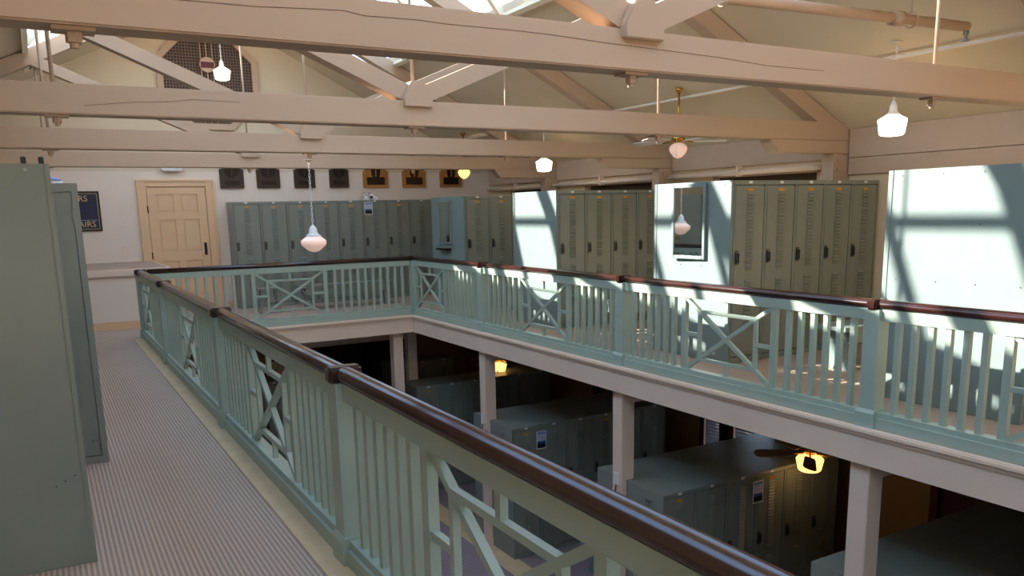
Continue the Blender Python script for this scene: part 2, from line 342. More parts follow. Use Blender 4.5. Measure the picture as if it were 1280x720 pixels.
# ------------------------------------------------------------------ trusses
RODS = (.2, 5.6)
names = ['nearest the open near end of the gallery', 'second along, above the ceiling fan bay', 'third along, carrying the pendant on a chain', 'closest to the far gable wall']
for i, y in enumerate(TY):
    t = empty('roof_truss', (XC, y, 2.37), 'painted timber roof truss with steel rods, '+names[i], 'truss', 'roof trusses')
    a, b = y-.085, y+.085
    obj('tie_beam', B((XW, 8.48, a, b, 2.37, 2.578)), 'beam', t, bev=.008)
    for s in (-1, 1):
        bm = bmesh.new(); prism(bm, [(XC, ZR-.012), (XC+s*5.52, ZR-.012-SL*5.52), (XC+s*5.52, ZR-.012-SL*5.52-.12), (XC+s*5.45, 2.5), (XC+s*5.15, 2.5), (XC, ZR-.23)], 'y', y-.08, y+.08); obj('rafter', bm, 'beam', t)
        bm = bmesh.new(); bar(bm, (XC+s*.03, 2.615), (XC+s*2.86, 3.80), .14, 'y', y-.075, y+.075); obj('strut', bm, 'beam', t)
        xe = XC+s*5.58
        bm = bmesh.new(); prism(bm, [(XC+s*4.24, 2.369), (XC+s*4.26, 2.33), (XC+s*4.36, 2.225), (xe, 2.225), (xe, 2.369)], 'y', a, b); obj('bolster', bm, 'beam', t, bev=.006)
        obj('wall_post', B((min(XC+s*5.30, xe), max(XC+s*5.30, xe), y-.08, y+.08, .002, 2.222)), 'beam', t)
        for q in (2.05, 2.15):
            bm = bmesh.new(); tube(bm, (XC+s*5.38, y-.094, q), (XC+s*5.38, y-.08, q), .018, 8); obj('bolt_head', bm, 'beam', t)
    bm = bmesh.new(); prism(bm, [(XC-.13, 2.525), (XC+.13, 2.525), (XC+.13, 2.60), (XC+.055, 2.735), (XC-.055, 2.735), (XC-.13, 2.60)], 'y', y-.125, y+.1); obj('gusset_block', bm, 'beam', t, bev=.006)
    if i < 2:
        pts = ([(.3, 2.49), (.88, 2.498), (1.046, 2.508), (1.257, 2.519), (1.347, 2.506), (1.596, 2.512), (1.757, 2.507), (2.101, 2.510), (2.332, 2.508), (2.68, 2.495), (3.114, 2.487), (3.471, 2.479), (3.857, 2.46), (4.348, 2.462)] if i == 0 else [(.372, 2.431), (.655, 2.465), (.95, 2.484), (1.09, 2.505), (1.434, 2.5)])
        bm = bmesh.new()
        for p, q in zip(pts, pts[1:]): bar(bm, p, q, .003, 'y', a-.0012, a+.002)
        tag(obj('wood_crack', bm, 'crack', t), 'long dark crack in the paint')
    for x in (XC,):
        bm = bmesh.new(); tube(bm, (x, y, 2.72), (x, y, ZR-.1), .013); obj('king_rod', bm, 'beam', t, smooth=True)
    for x in RODS:
        bm = bmesh.new(); tube(bm, (x, y, 2.57), (x, y, zc(x)-.15), .0135); obj('tie_rod', bm, 'beam', t, smooth=True)
    for x in RODS+(XC,):
        p = obj('washer_plate', B((x-.075, x+.075, y-.05, y+.05, 2.356, 2.37)), 'beam', t)
        bm = bmesh.new(); tube(bm, (x, y, 2.356), (x, y, 2.318), .03, 6); tube(bm, (x, y, 2.318), (x, y, 2.298), .017, 8); obj('nut', bm, 'beam', p)
# ------------------------------------------------------------------ railings
BAL = mesh('baluster', B((-.02, .02, -.02, .02, .124, .805)), 'rail')
def post_mesh():
    bm = B((-.062, .062, -.062, .062, .14, .884)); return mesh('post', bm, 'rail')
def base_mesh():
    bm = bmesh.new(); lo = .08
    prism(bm, [(-lo, 0), (lo, 0), (lo, .115), (.064, .142), (-.064, .142), (-lo, .115)], 'y', -lo, lo); return mesh('post_base', bm, 'rail')
POST, PBASE = post_mesh(), base_mesh()
COLLAR = {}
for ax in 'xy':
    h = (.04, .08) if ax == 'x' else (.08, .04)
    bm = B((-h[0], h[0], -h[1], h[1], .882, .958)); bmesh.ops.bevel(bm, geom=bm.edges[:], offset=.012, segments=2, affect='EDGES'); COLLAR[ax] = mesh('handrail_collar', bm, 'wood')
def railing(label, ax, c, a, b, posts, crosses, skip_end=()):
    """runs along axis ax from a to b at cross position c"""
    e = empty('gallery_railing', ((c, (a+b)/2, 0) if ax == 'y' else ((a+b)/2, c, 0)), label, 'railing')
    og = origin(e)
    def P(s): return (Vector((c, s, 0)) if ax == 'y' else Vector((s, c, 0)))-og
    def bx(s0, s1, t, z0, z1): return (c-t, c+t, s0, s1, z0, z1) if ax == 'y' else (s0, s1, c-t, c+t, z0, z1)
    prof = [(.05*math.cos(t)*(1 if abs(math.sin(t)) < .9 else 1), .92+.036*math.sin(t)) for t in [2*PI*i/24 for i in range(24)]]
    bm = bmesh.new(); prism(bm, [(c+p[0], p[1]) for p in prof], ax if ax == 'y' else 'x', a, b); obj('handrail', bm, 'wood', e, smooth=True)
    obj('top_rail', B(bx(a, b, .032, .805, .888)), 'rail', e)
    obj('bottom_rail', B(bx(a, b, .06, .004, .085), bx(a, b, .042, .085, .126)), 'rail', e)
    for s in posts:
        p = link('post', POST, e, P(s)); link('post_base', PBASE, p); link('handrail_collar', COLLAR[ax], p)
    free = []
    for (s0, s1) in crosses:
        pl = 'x' if ax == 'y' else 'y'
        for s in (s0, s1): obj('lattice_stile', B(bx(s-.027, s+.027, .022, .124, .805)), 'rail', e)
        u0, u1, z0, z1 = s0+.027, s1-.027, .126, .803; k = .17
        q = lambda fu, fz: (u0+(u1-u0)*fu, z0+(z1-z0)*fz)
        def piece(nm, p0, p1, w, t):
            bm = bmesh.new(); bar(bm, p0, p1, w, pl, c-t, c+t); obj(nm, bm, 'rail', e)
        piece('lattice_brace', q(0, 0), q(1, 1), .034, .017); piece('lattice_brace', q(0, 1), q(1, 0), .034, .0165)
        piece('lattice_bar', q(k, k), q(1-k, k), .03, .0155); piece('lattice_bar', q(k, 1-k), q(1-k, 1-k), .03, .0155)
        piece('lattice_bar', q(k, k), q(k, 1-k), .032, .015); piece('lattice_bar', q(1-k, k), q(1-k, 1-k), .032, .015)
        piece('lattice_stub', q(.5, 0), q(.5, k), .034, .0145); piece('lattice_stub', q(.5, 1-k), q(.5, 1), .034, .0145)
        piece('lattice_stub', q(0, .5), q(k, .5), .034, .0145); piece('lattice_stub', q(1-k, .5), q(1, .5), .034, .0145)
    marks = sorted(([(a, a), (b, b)] if not posts else [])+[(s-.062, s+.062) for s in posts]+[(s0-.027, s1+.027) for s0, s1 in crosses])
    for (p0, p1), (n0, n1) in zip(marks, marks[1:]):
        gap = n0-p1; n = max(0, round((gap-.1)/.134)) if gap > .2 else 0
        for i in range(n):
            link('baluster', BAL, e, P(p1+gap*(i+1)/(n+1)))
def xc(a, b): m = (a+b)/2; return (m-.545, m+.545)
pl_ = [-2.45, .6, 3.575, 6.53, 9.84, 12.24]; pr_ = [-2.45, .72, 3.735, 6.715, 9.85, 12.24]
railing('mint green baluster railing with dark wooden handrail beside the ribbed carpet walkway', 'y', 1.16, -2.5, 12.24, pl_, [xc(a, b) for a, b in zip(pl_[:-2], pl_[1:-1])]+[(11.06, 12.15)])
railing('mint green baluster railing with dark wooden handrail in front of the far wall lockers', 'x', 12.24, 1.244, 5.176, [], [(2.68, 3.77)])
railing('mint green baluster railing with dark wooden handrail below the sunlit end panels', 'y', 5.26, -2.5, 12.24, pr_, [xc(a, b) for a, b in zip(pr_[:-2], pr_[1:-1])]+[(11.06, 12.15)])
# ------------------------------------------------------------------ lockers
LM = {}
def locker_meshes(wd, dp, h=1.9):
    k = (wd, dp)
    if k in LM: return LM[k]
    g = wd/2-.0015; f = -dp/2
    bm = B((-g, g, f+.03, dp/2-.001, .002, h), (-g, g, f, f+.03, 1.858, h), (-g, g, f, f+.03, .002, .06), (-g, -g+.015, f, f+.03, .06, 1.858), (g-.015, g, f, f+.03, .06, 1.858))
    body = mesh('body', bm, 'lock')
    bm = B((-g+.024, g-.024, f+.002, f+.012, .07, 1.848)); bmesh.ops.bevel(bm, geom=bm.edges[:], offset=.002, segments=1, affect='EDGES'); door = mesh('door', bm, 'lock')
    bm = bmesh.new()
    for z in [1.76-.037*i for i in range(22)]+[.86-.037*i for i in range(15)]:
        prism(bm, [(f+.002, z+.02), (f-.012, z+.008), (f-.018, z), (f-.016, z), (f+.002, z+.010)], 'x', -.045, .045)
    lou = mesh('vent_louvers', bm, 'lock')
    hx = -g+.034
    bm = B((hx, hx+.046, f-.003, f+.002, 1.04, 1.19)); box(bm, hx+.004, hx+.012, f-.022, f-.003, 1.055, 1.165); box(bm, hx+.034, hx+.042, f-.022, f-.003, 1.055, 1.165); box(bm, hx+.004, hx+.042, f-.022, f-.012, 1.156, 1.168); box(bm, hx+.004, hx+.042, f-.022, f-.012, 1.052, 1.064)
    han = mesh('handle', bm, 'latch')
    bm = B((-.04, .04, f-.003, f+.001, 1.79, 1.822)); pla = mesh('number_plate', bm, 'plate')
    bm = B((-.024, .024, f-.004, f, 1.868, 1.894)); tab = mesh('name_tab', bm, 'white')
    bm = B((g-.03, g-.022, f-.002, f+.001, .4, .48)); hin = mesh('hinge', bm, 'lockd')
    LM[k] = (body, door, lou, han, pla, tab, hin); return LM[k]
def locker(x, y, z, wd, dp, label, group, back=False, plate=True):
    """x = left side, y = front plane (or back row: front plane on +y)"""
    body, door, lou, han, pla, tab, hin = locker_meshes(wd, dp)
    e = empty('locker', (x+wd/2, y+dp/2 if not back else y-dp/2, z), label, 'locker', group)
    if back: e.rotation_euler.z = PI
    tag(link('body', body, e)); d = link('door', door, e)
    tag(link('vent_louvers', lou, d), kind='stuff'); link('handle', han, d)
    if plate: tag(link('number_plate', pla, d), 'small amber number plate')
    tag(link('name_tab', tab, e), 'small white tab'); link('hinge', hin, d); link('hinge', hin, d, (0, 0, 1.1))
    return e
ORD = ['first', 'second', 'third', 'fourth', 'fifth', 'sixth', 'seventh', 'eighth', 'ninth']
for i in range(8):
    locker(3.02+.487*i, 15.0, .002, .487, .48, '%s grey-green louvered locker from the tan door in the far wall row' % ORD[i], 'lockers along the far wall', plate=i not in (5, 7))
banks = [(3.13, 4.335, 'with the big sunlit square'), (6.10, 7.286, 'with the sunlit mirror'), (9.335, 10.49, 'plain and sunlit'), (12.13, 13.38, 'shaded, nearest the far row')]
for bi, (a, b, d) in enumerate(banks):
    for i in range(5):
        locker(6.19+.456*i, a, .002, .456, .56, '%s grey-green upstairs locker from the end panel %s' % (ORD[i], d), 'upstairs lockers behind the end panel '+d)
    e = empty('end_panel', (6.17, (a+b)/2, .002), ['pale mint end panel with a large sunlit square and bolt heads', 'pale mint end panel carrying a framed mirror in sunlight', 'plain pale mint sunlit end panel without a mirror', 'pale mint end panel in shade near the far wall lockers'][bi], 'panel', 'locker bank end panels')
    obj('board', B((6.15, 6.185, a, b, .002, 1.905)), 'panel', e, bev=.003)
    obj('edge_strip', B((6.144, 6.15, b-.04, b, .002, 1.905)), 'panel', e)
    bm = bmesh.new()
    for zz in (1.86, 1.47, 1.02, .5):
        for yy in (a+.09, a+.42, a+.74, b-.12): tube(bm, (6.146, yy, zz), (6.151, yy, zz), .006, 6)
    tag(obj('bolt_heads', bm, 'steel', e), kind='stuff')
for i in range(5):
    locker(-.24-.456*(i+1), 12.0, .002, .456, .56, '%s locker from the walkway in the bank before the stair wall' % ORD[i], 'lockers before the stair wall')
# mirrors
def mirror(label, y0, y1, z0, z1, rz=0):
    e = empty('wall_mirror', (6.148, (y0+y1)/2, z0), label, 'mirror', 'framed mirrors on end panels')
    x0, x1 = (6.118, 6.1475) if not rz else (6.100, 6.1295)
    obj('mirror_glass', B((x0+.012, x0+.016, y0+.03, y1-.03, z0+.03, z1-.03)), 'mirror', e)
    obj('mirror_back', B((x0+.017, x1, y0+.01, y1-.01, z0+.01, z1-.01)), 'white', e)
    for b in ((x0, x0+.024, y0, y0+.035, z0, z1), (x0, x0+.024, y1-.035, y1, z0, z1), (x0, x0+.024, y0+.035, y1-.035, z0, z0+.035), (x0, x0+.024, y0+.035, y1-.035, z1-.035, z1)):
        obj('frame_rail', B(b), 'panel', e, bev=.003)
    e.rotation_euler.z = rz
    return e
mirror('framed mirror on the sunlit end panel reflecting a pendant lamp', 6.44, 6.935, 1.09, 1.885, .052)
mi = mirror('framed mirror with a small shelf on the shaded end panel', 12.57, 13.08, 1.10, 1.84)
obj('shelf', B((6.04, 6.146, 12.62, 13.03, 1.0, 1.03)), 'bronze', mi)
# the two cabinets beside the walkway
e = empty('locker_bank', (-1.2, 4.5, .002), 'large flat grey-green locker bank side close beside the walkway', 'locker')
obj('side_panel', B((-2.6, .07, 4.23, 4.25, .002, 1.9)), 'lock', e); obj('body', B((-2.6, .066, 4.25, 5.35, .002, 1.897)), 'lock', e)
obj('corner_angle', B((.052, .074, 4.224, 4.23, .002, 1.9), (.07, .074, 4.23, 4.3, .002, 1.9)), 'lock', e, bev=.0015)
bm = bmesh.new()
for x, z in ((-.02, .43), (-.06, .41), (.022, .45)): tube(bm, (x, 4.231, z), (x, 4.2285, z), .004, 8)
tag(obj('screw_holes', bm, 'black', e), kind='stuff')
bm = bmesh.new(); tube(bm, (-.022, 4.231, 1.875), (-.022, 4.222, 1.875), .009, 8); obj('rivet', bm, 'steel', e)
e = empty('locker_bank', (-1.0, 6.4, .002), 'narrow grey-green locker side with riveted inset door behind the large flat one', 'locker')
obj('body', B((-2.6, .25, 6.045, 7.2, .002, 1.885)), 'lock', e)
obj('frame_stile', B((.212, .25, 6.03, 6.045, .002, 1.885)), 'lock', e); obj('frame_stile', B((-.21, -.172, 6.03, 6.045, .002, 1.885)), 'lock', e)
obj('frame_rail', B((-.172, .212, 6.03, 6.045, 1.832, 1.885)), 'lock', e); obj('frame_rail', B((-.172, .212, 6.03, 6.045, .002, .05)), 'lock', e)
d = obj('door', B((-.166, .206, 6.034, 6.0445, .056, 1.826)), 'lock', e)
bm = bmesh.new()
for z in (1.70, .16, .98):
    for x in (.165, .19): tube(bm, (x, 6.035, z), (x, 6.027, z), .007, 8)
tag(obj('rivets', bm, 'steel', d), kind='stuff')
obj('hinge', B((.204, .212, 6.024, 6.034, 1.64, 1.72)), 'steel', d); obj('hinge', B((.204, .212, 6.024, 6.034, .12, .20)), 'steel', d)
for x in (-.024, .045):
    o = obj('rubber_stop', B((x-.011, x+.011, 4.26, 4.29, 1.9, 1.932)), 'black', bev=.003); tag(o, 'small black rubber stop on top of the large locker side', 'stop', 'rubber stops on the large locker')
# lower lockers
lows = [(3.10, 4.235, 'bank by the oxblood shutter'), (6.10, 7.247, 'bank under the ceiling fan'), (9.215, 10.346, 'bank with a corner notice'), (12.46, 13.08, 'bank nearest the far opening')]
for a, b, d in lows:
    for i in range(6):
        for back in ((False, True) if b-a > .8 else (False,)):
            locker(5.31+.456*i, (a if not back else b), ZL+.006, .456, (b-a)/2 if b-a > .8 else b-a, '%s downstairs locker from the column side, %s, %s row' % (ORD[i], d, 'back' if back else 'front'), 'downstairs lockers '+d, back, plate=(i % 3 == 0))
    m_ = (a+b)/2
    hk = empty('coat_hook', (5.308, a+.22, ZL+1.78), 'small steel hook on the locker end '+d, 'hook', 'hooks on downstairs locker ends')
    bm = bmesh.new(); tube(bm, (5.308, a+.16, ZL+1.80), (5.308-.004, a+.30, ZL+1.80), .008, 6); torus(bm, (5.30, a+.24, ZL+1.775), .03, .005, 'x', 10, 5); obj('hook_wire', bm, 'steel', hk, smooth=True)
for i in range(3):
    locker(5.75+.456*i, 14.7, ZL+.006, .456, .56, '%s downstairs locker with a shiny lamplit top by the far lower wall' % ORD[i], 'lamplit lockers by the far lower wall')
# ------------------------------------------------------------------ lower columns, cross beams
for i, y in enumerate((3.79, 6.80, 9.92)):
    e = empty('column', (5.335, y, ZL+.006), 'square cream column under the right gallery, %s' % ['beside the near downstairs lockers', 'with a small switch box and cable, by the fan', 'with a switch box, farther along'][i], 'column', 'columns under the right gallery')
    obj('shaft', B((5.25, 5.42, y-.085, y+.085, ZL+.006, -.285)), 'trim', e, bev=.006)
    obj('plinth', B((5.24, 5.43, y-.095, y+.095, ZL+.006, ZL+.12)), 'trim', e)
    if i:
        b_ = obj('switch_box', B((5.235, 5.25, y-.04, y+.04, -1.35, -1.22)), 'white', e, bev=.003)
        bm = bmesh.new(); pts = [(5.236, y-.0, -1.36), (5.20, y-.03, -1.45), (5.235, y-.06, -1.5), (5.238, y-.06, -1.75)]
        for p, q in zip(pts, pts[1:]): tube(bm, p, q, .008, 6)
        obj('cable', bm, 'black', e, smooth=True)
for x, y, d in ((4.87, 12.3, 'beneath the far railing corner'), (5.48, 13.15, 'standing behind the far downstairs lockers')):
    e = empty('column', (x+.08, y, ZL+.006), 'square tan column '+d, 'column', 'columns by the far opening')
    obj('shaft', B((x, x+.17, y-.0, y+.17, ZL+.006, -.285)), 'trim', e, bev=.006)
e = empty('trim_5', (6.9, 6, -.42), 'cream cross beams under the gallery', 'beam', kind='structure')
for y in (.75, 3.79, 6.80, 9.92, 13.0):
    obj('cross_beam', B((5.42, XE, y-.075, y+.075, -.43, -.262)), 'trim', e)
# lower right windows
def blindwin(n, y0, y1, z0, z1, label, blind):
    e = empty('window_%d' % n, (XE, (y0+y1)/2, z0), label, 'window', kind='structure')
    obj('window_frame', B((8.40, XE, y0, y0+.09, z0, z1), (8.40, XE, y1-.09, y1, z0, z1), (8.40, XE, y0+.09, y1-.09, z1-.09, z1), (8.40, XE, y0+.09, y1-.09, z0, z0+.09)), 'red', e)
    obj('pane', B((8.46, 8.47, y0+.09, y1-.09, z0+.09, z1-.09)), 'glass' if blind else 'red', e)
    if blind:
        sm = None; k = 0
        z = z0+.12
        while z < z1-.1:
            bm = bmesh.new(); prism(bm, [(8.420, z), (8.436, z+.043), (8.439, z+.042), (8.423, z-.001)], 'y', y0+.1, y1-.1)
            if sm is None: o = obj('blind_slat', bm, 'blind', e); sm = o.data; zb = z
            else: bm.free(); link('blind_slat', sm, e, (0, 0, z-zb))
            z += .05
blindwin(10, 4.35, 5.15, -1.95, -.55, 'oxblood shutter on the lower right wall', False)
blindwin(11, 7.35, 8.25, -2.2, -.55, 'oxblood window with white slatted blind on the lower wall', True)
blindwin(12, 8.35, 8.85, -2.2, -.55, 'narrow oxblood window with pale slatted blind', True)
blindwin(13, 10.6, 11.6, -2.2, -.55, 'oxblood shutter past the second lower bank', False)
# ------------------------------------------------------------------ door on the far wall
e = empty('door_1', (2.18, 15.5, 0), 'tan six-panel door with black latch and hinges', 'door', kind='structure')
yf = 15.5
for b in ((1.555, 1.69, yf-.045, yf, .0, 2.30), (2.675, 2.81, yf-.045, yf, .0, 2.30), (1.69, 2.675, yf-.045, yf, 2.185, 2.30)): obj('casing', B(b), 'door', e, bev=.01)
for b in ((1.545, 1.575, yf-.06, yf, .0, 2.31), (2.79, 2.82, yf-.06, yf, .0, 2.31), (1.575, 2.79, yf-.06, yf, 2.28, 2.31)): obj('casing_bead', B(b), 'door', e)
lf_ = empty('leaf', (0, 0, 0)); lf_.parent = e
X0d, X1d = 1.70, 2.665
lx = [X0d, X0d+.14, X0d+.4275, X0d+.5375, X1d-.14, X1d]
zs = [(.02, .24), (.9, 1.06), (1.62, 1.74), (2.06, 2.175)]
bm = bmesh.new()
for a, b in ((X0d, lx[1]), (lx[2], lx[3]), (lx[4], X1d)): box(bm, a, b, yf-.03, yf-.002, .02, 2.175)
for a, b in zs:
    box(bm, lx[1], lx[2], yf-.03, yf-.002, a, b); box(bm, lx[3], lx[4], yf-.03, yf-.002, a, b)
obj('leaf_frame', bm, 'door', e)
bpy.data.objects.remove(lf_)
for a, b in ((lx[1], lx[2]), (lx[3], lx[4])):
    for (z0, z1) in ((.24, .9), (1.06, 1.62), (1.74, 2.06)):
        bm = B((a+.002, b-.002, yf-.012, yf-.004, z0+.002, z1-.002)); box(bm, a+.035, b-.035, yf-.024, yf-.012, z0+.035, z1-.035); obj('door_panel', bm, 'door', e)
for z in (1.80, 1.0, .25): obj('hinge', B((1.685, 1.703, yf-.05, yf-.03, z-.06, z+.06)), 'iron', e)
bm = B((2.575, 2.62, yf-.042, yf-.03, .98, 1.20)); tube(bm, (2.597, yf-.042, 1.06), (2.597, yf-.08, 1.06), .022, 10); obj('latch', bm, 'iron', e)
# ------------------------------------------------------------------ things on the far wall
for i, (a, b) in enumerate(((2.943, 3.366), (3.597, 4.024), (4.294, 4.694), (4.977, 5.362), (5.658, 6.179), (6.489, 7.001), (7.327, 7.828))):
    dark = i < 4; z0, z1, c = 2.155, 2.535 if dark else 2.515, (a+b)/2
    e = empty('plaque', (c, 15.49, z0), '%s award plaque with notched corners, %s from the tan door' % ('dark walnut' if dark else 'golden oak', ORD[i]), 'plaque', 'award plaques on the far wall')
    n_ = .04
    bm = bmesh.new(); prism(bm, [(a+.005, z0), (b-.005, z0), (b, z0+.02), (b, z1-n_), (b-n_, z1-n_), (b-n_, z1), (a+n_, z1), (a+n_, z1-n_), (a, z1-n_), (a, z0+.02)], 'y', 15.465, 15.498); obj('backing', bm, 'plaqued' if dark else 'plaqueo', e)
    bm = bmesh.new(); zz = z1-.07; ww = (b-a)*(.3 if dark else .18)
    prism(bm, [(c+ww*math.cos(t), zz+.12*math.sin(t)) for t in [PI+PI*k/8 for k in range(9)]]+[(c+ww, zz+.06), (c+ww*.4, zz+.09), (c, zz+.06), (c-ww*.4, zz+.09), (c-ww, zz+.06)], 'y', 15.45, 15.465); em = obj('emblem', bm, 'bronze', e)
    obj('emblem_ridge', B((c-.012, c+.012, 15.44, 15.45, zz-.08, zz+.05)), 'plaqued' if dark else 'plaqueo', em)
    obj('name_plate', B((a+.075, b-.075, 15.455, 15.465, z0+.055, z0+(.13 if dark else .2))), 'bronze', e, bev=.002)
def text_mesh(s, size, depth=.003):
    cu = bpy.data.curves.new('t', 'FONT'); cu.body = s; cu.size = size; cu.extrude = depth; cu.align_x = 'RIGHT'
    o = bpy.data.objects.new('t', cu); COL.objects.link(o)
    bpy.context.view_layer.update()
    me = bpy.data.meshes.new_from_object(o.evaluated_get(bpy.context.evaluated_depsgraph_get()))
    bpy.data.objects.remove(o); me.materials.clear(); me.materials.append(M['gold']); return me
e = empty('direction_sign', (.6, 15.49, 1.46), 'navy sign with gold lettering on the far wall', 'sign')
obj('board', B((.20, .955, 15.475, 15.498, 1.455, 2.12)), 'bronze', e); obj('face', B((.225, .93, 15.470, 15.475, 1.48, 2.095)), 'navy', e)
for b in ((.235, .92, 15.467, 15.47, 2.078, 2.084), (.914, .92, 15.467, 15.47, 1.49, 2.078), (.235, .92, 15.467, 15.47, 1.49, 1.496)): obj('border_line', B(b), 'gold', e)
tag(obj('divider_line', B((.235, .90, 15.467, 15.47, 1.635, 1.648)), 'steel', e))
for s, z in (('RS', 1.955), ('AIRS', 1.53)):
    o = link('lettering', text_mesh(s, .135), e, Vector((.865 if s == 'AIRS' else .775, 15.468, z))-e.location); o.rotation_euler = (PI/2, 0, 0)
e = empty('exit_light', (2.14, 15.46, 2.47), 'white box light fixed above the tan door', 'light')
obj('housing', B((1.97, 2.31, 15.40, 15.495, 2.47, 2.545)), 'white', e, bev=.006); obj('lens', B((1.99, 2.29, 15.405, 15.48, 2.455, 2.47)), 'white', e)
e = empty('wall_outlet', (1.27, 15.49, 1.06), 'small cream switch plate above the stair wall', 'switch')
obj('cover_plate', B((1.225, 1.315, 15.488, 15.499, 1.06, 1.18)), 'trim', e, bev=.003); obj('rocker', B((1.25, 1.29, 15.482, 15.488, 1.085, 1.155)), 'wallfar', e)
# octagonal grille
e = empty('window_40', (2.9, 15.5, 3.3), 'dark octagonal mesh vent in the far gable', 'vent', kind='structure')
oc = [(2.9+.75*math.cos(PI/8+k*PI/4)/math.cos(PI/8), 4.03+.75*math.sin(PI/8+k*PI/4)/math.cos(PI/8)) for k in range(8)]
bm = bmesh.new(); prism(bm, oc, 'y', 15.485, 15.499); obj('mesh_grille', bm, 'grille', e)
for k in range(8):
    a, b = Vector(oc[k]), Vector(oc[(k+1) % 8]); c0 = Vector((2.9, 4.03)); o1, o2 = c0+(a-c0)*1.14, c0+(b-c0)*1.14
    bm = bmesh.new(); prism(bm, [a, b, o2, o1], 'y', 15.44, 15.499); obj('trim_board', bm, 'beam', e)
e = empty('emblem_disc', (2.9, 15.4, 3.3), 'round cream disc with maroon band on three thin rods before the dark vent', 'emblem')
bm = bmesh.new(); cc = [(2.885+.13*math.cos(2*PI*k/24), 4.27+.13*math.sin(2*PI*k/24)) for k in range(24)]; prism(bm, cc, 'y', 15.40, 15.43); obj('disc', bm, 'beam', e)
obj('band', B((2.775, 2.995, 15.393, 15.40, 4.215, 4.315)), 'maroon', e)
for x in (-.1, 0, .1):
    bm = bmesh.new(); tube(bm, (2.885+x, 15.44, 3.28), (2.885+x, 15.44, 4.78), .011, 6); obj('rod', bm, 'beam', e, smooth=True)
# ------------------------------------------------------------------ lamps and fans
GP = [(.086, .128), (.089, .122), (.146, .078), (.152, .07), (.150, .03), (.145, .02), (.075, -.043), (.06, -.052), (.03, -.062), (.008, -.066)]
GP2 = [(.062, .118), (.066, .113), (.128, .078), (.131, .07), (.112, -.055), (.106, -.065), (.085, -.074), (.01, -.082)]
def chain(bm, x, y, z0, z1):
    n = max(2, int((z1-z0)/.036)); st = (z1-z0)/n
    for i in range(n): torus(bm, (x, y, z0+st*(i+.5)), .011, .0035, 'xy'[i % 2], 8, 4, sz=1.9)
def pendant(x, y, z, top, label, prof, gm, group):
    e = empty('pendant_lamp', (x, y, z), label, 'lamp', group)
    bm = bmesh.new(); lathe(bm, prof, (x, y, z), 24); obj('globe', bm, gm, e, smooth=True)
    h = prof[0][1]+.07; q_ = prof[0][0]
    bm = bmesh.new(); lathe(bm, [(q_+.003, h-.075), (q_+.004, h-.066), (q_*.66, h-.04), (q_*.6, h-.03), (q_*.52, h+.02), (q_*.45, h+.03), (.012, h+.06), (.008, h+.065)], (x, y, z), 20); obj('fitter', bm, 'white', e, smooth=True)
    bm = bmesh.new(); chain(bm, x, y, z+h+.06, top-.02); obj('chain', bm, 'white', e, smooth=True)
    bm = bmesh.new(); lathe(bm, [(.012, -.03), (.05, -.012), (.055, 0)], (x, y, top), 16); obj('canopy', bm, 'ceil', e, smooth=True)
pendant(2.88, 9.71, 1.27, 2.30, 'white schoolhouse pendant on a long chain hanging low over the well', GP, 'globed', 'pendant lamps')
pendant(7.2, 5.08, 2.35, zc(7.2), 'bright schoolhouse pendant over the bench before the big sunlit panel', GP2, 'globe', 'pendant lamps')
pendant(7.2, 11.27, 2.335, zc(7.2), 'bright schoolhouse pendant above the plain panel without a mirror', GP2, 'globe', 'pendant lamps')
pendant(2.9, 14.3, 3.93, zc(2.9)-.0, 'small bright pendant in front of the dark octagonal vent', GP2, 'globe', 'pendant lamps')
def fan(x, y, z, top, label, gm, bladem, metal, a0, nb, R=.62, group='ceiling fans', gp=None, tilt=.2):
    e = empty('ceiling_fan', (x, y, z), label, 'fan', group)
    g = gp or [(.03, .1), (.07, .088), (.113, .05), (.115, .02), (.1, -.02), (.06, -.07), (.01, -.095)]
    bm = bmesh.new(); lathe(bm, g, (x, y, z), 24); obj('globe', bm, gm, e, smooth=True)
    bm = bmesh.new(); lathe(bm, [(.04, .1), (.055, .11), (.045, .12), (.08, .13), (.085, .17), (.06, .19), (.03, .2)], (x, y, z), 20); mo = obj('motor', bm, metal, e, smooth=True)
    bm = bmesh.new(); tube(bm, (x, y, z+.195), (x, y, top-.01), .013, 10); obj('down_rod', bm, metal, e, smooth=True)
    bm = bmesh.new(); lathe(bm, [(.014, -.06), (.04, -.045), (.05, -.02), (.045, 0)], (x, y, top), 16); obj('canopy', bm, metal, e, smooth=True)
    bm = bmesh.new(); tube(bm, (x-.09, y-.07, z+.15), (x-.09, y-.07, z-.04), .003, 5); lathe(bm, [(.004, -.07), (.013, -.06), (.013, -.05), (.004, -.04)], (x-.09, y-.07, z), 8); obj('pull_cord', bm, 'white', e)
    for i in range(nb):
        t = a0+2*PI*i/nb; ca, sa = math.cos(t), math.sin(t)
        def w_(r, s, h): return (x+r*ca-s*sa, y+r*sa+s*ca, z+.115+h)
        bm = bmesh.new(); v = []
        out = [(.19, -.045), (.24, -.058), (R-.06, -.07), (R-.015, -.05), (R, 0), (R-.015, .05), (R-.06, .07), (.24, .058), (.19, .045)]
        A = [bm.verts.new(w_(r, s, s*tilt)) for r, s in out]; Bv = [bm.verts.new(w_(r, s, s*tilt+.008)) for r, s in out]
        bm.faces.new(A); bm.faces.new(Bv[::-1])
        for k in range(len(out)): bm.faces.new((A[k], A[(k+1) % len(out)], Bv[(k+1) % len(out)], Bv[k]))
        bl = obj('blade', bm, bladem, e)
        bm = bmesh.new(); bar_ = [w_(.07, 0, .0), w_(.21, 0, -.004)]; tube(bm, bar_[0], bar_[1], .011, 6); obj('blade_arm', bm, metal, bl)
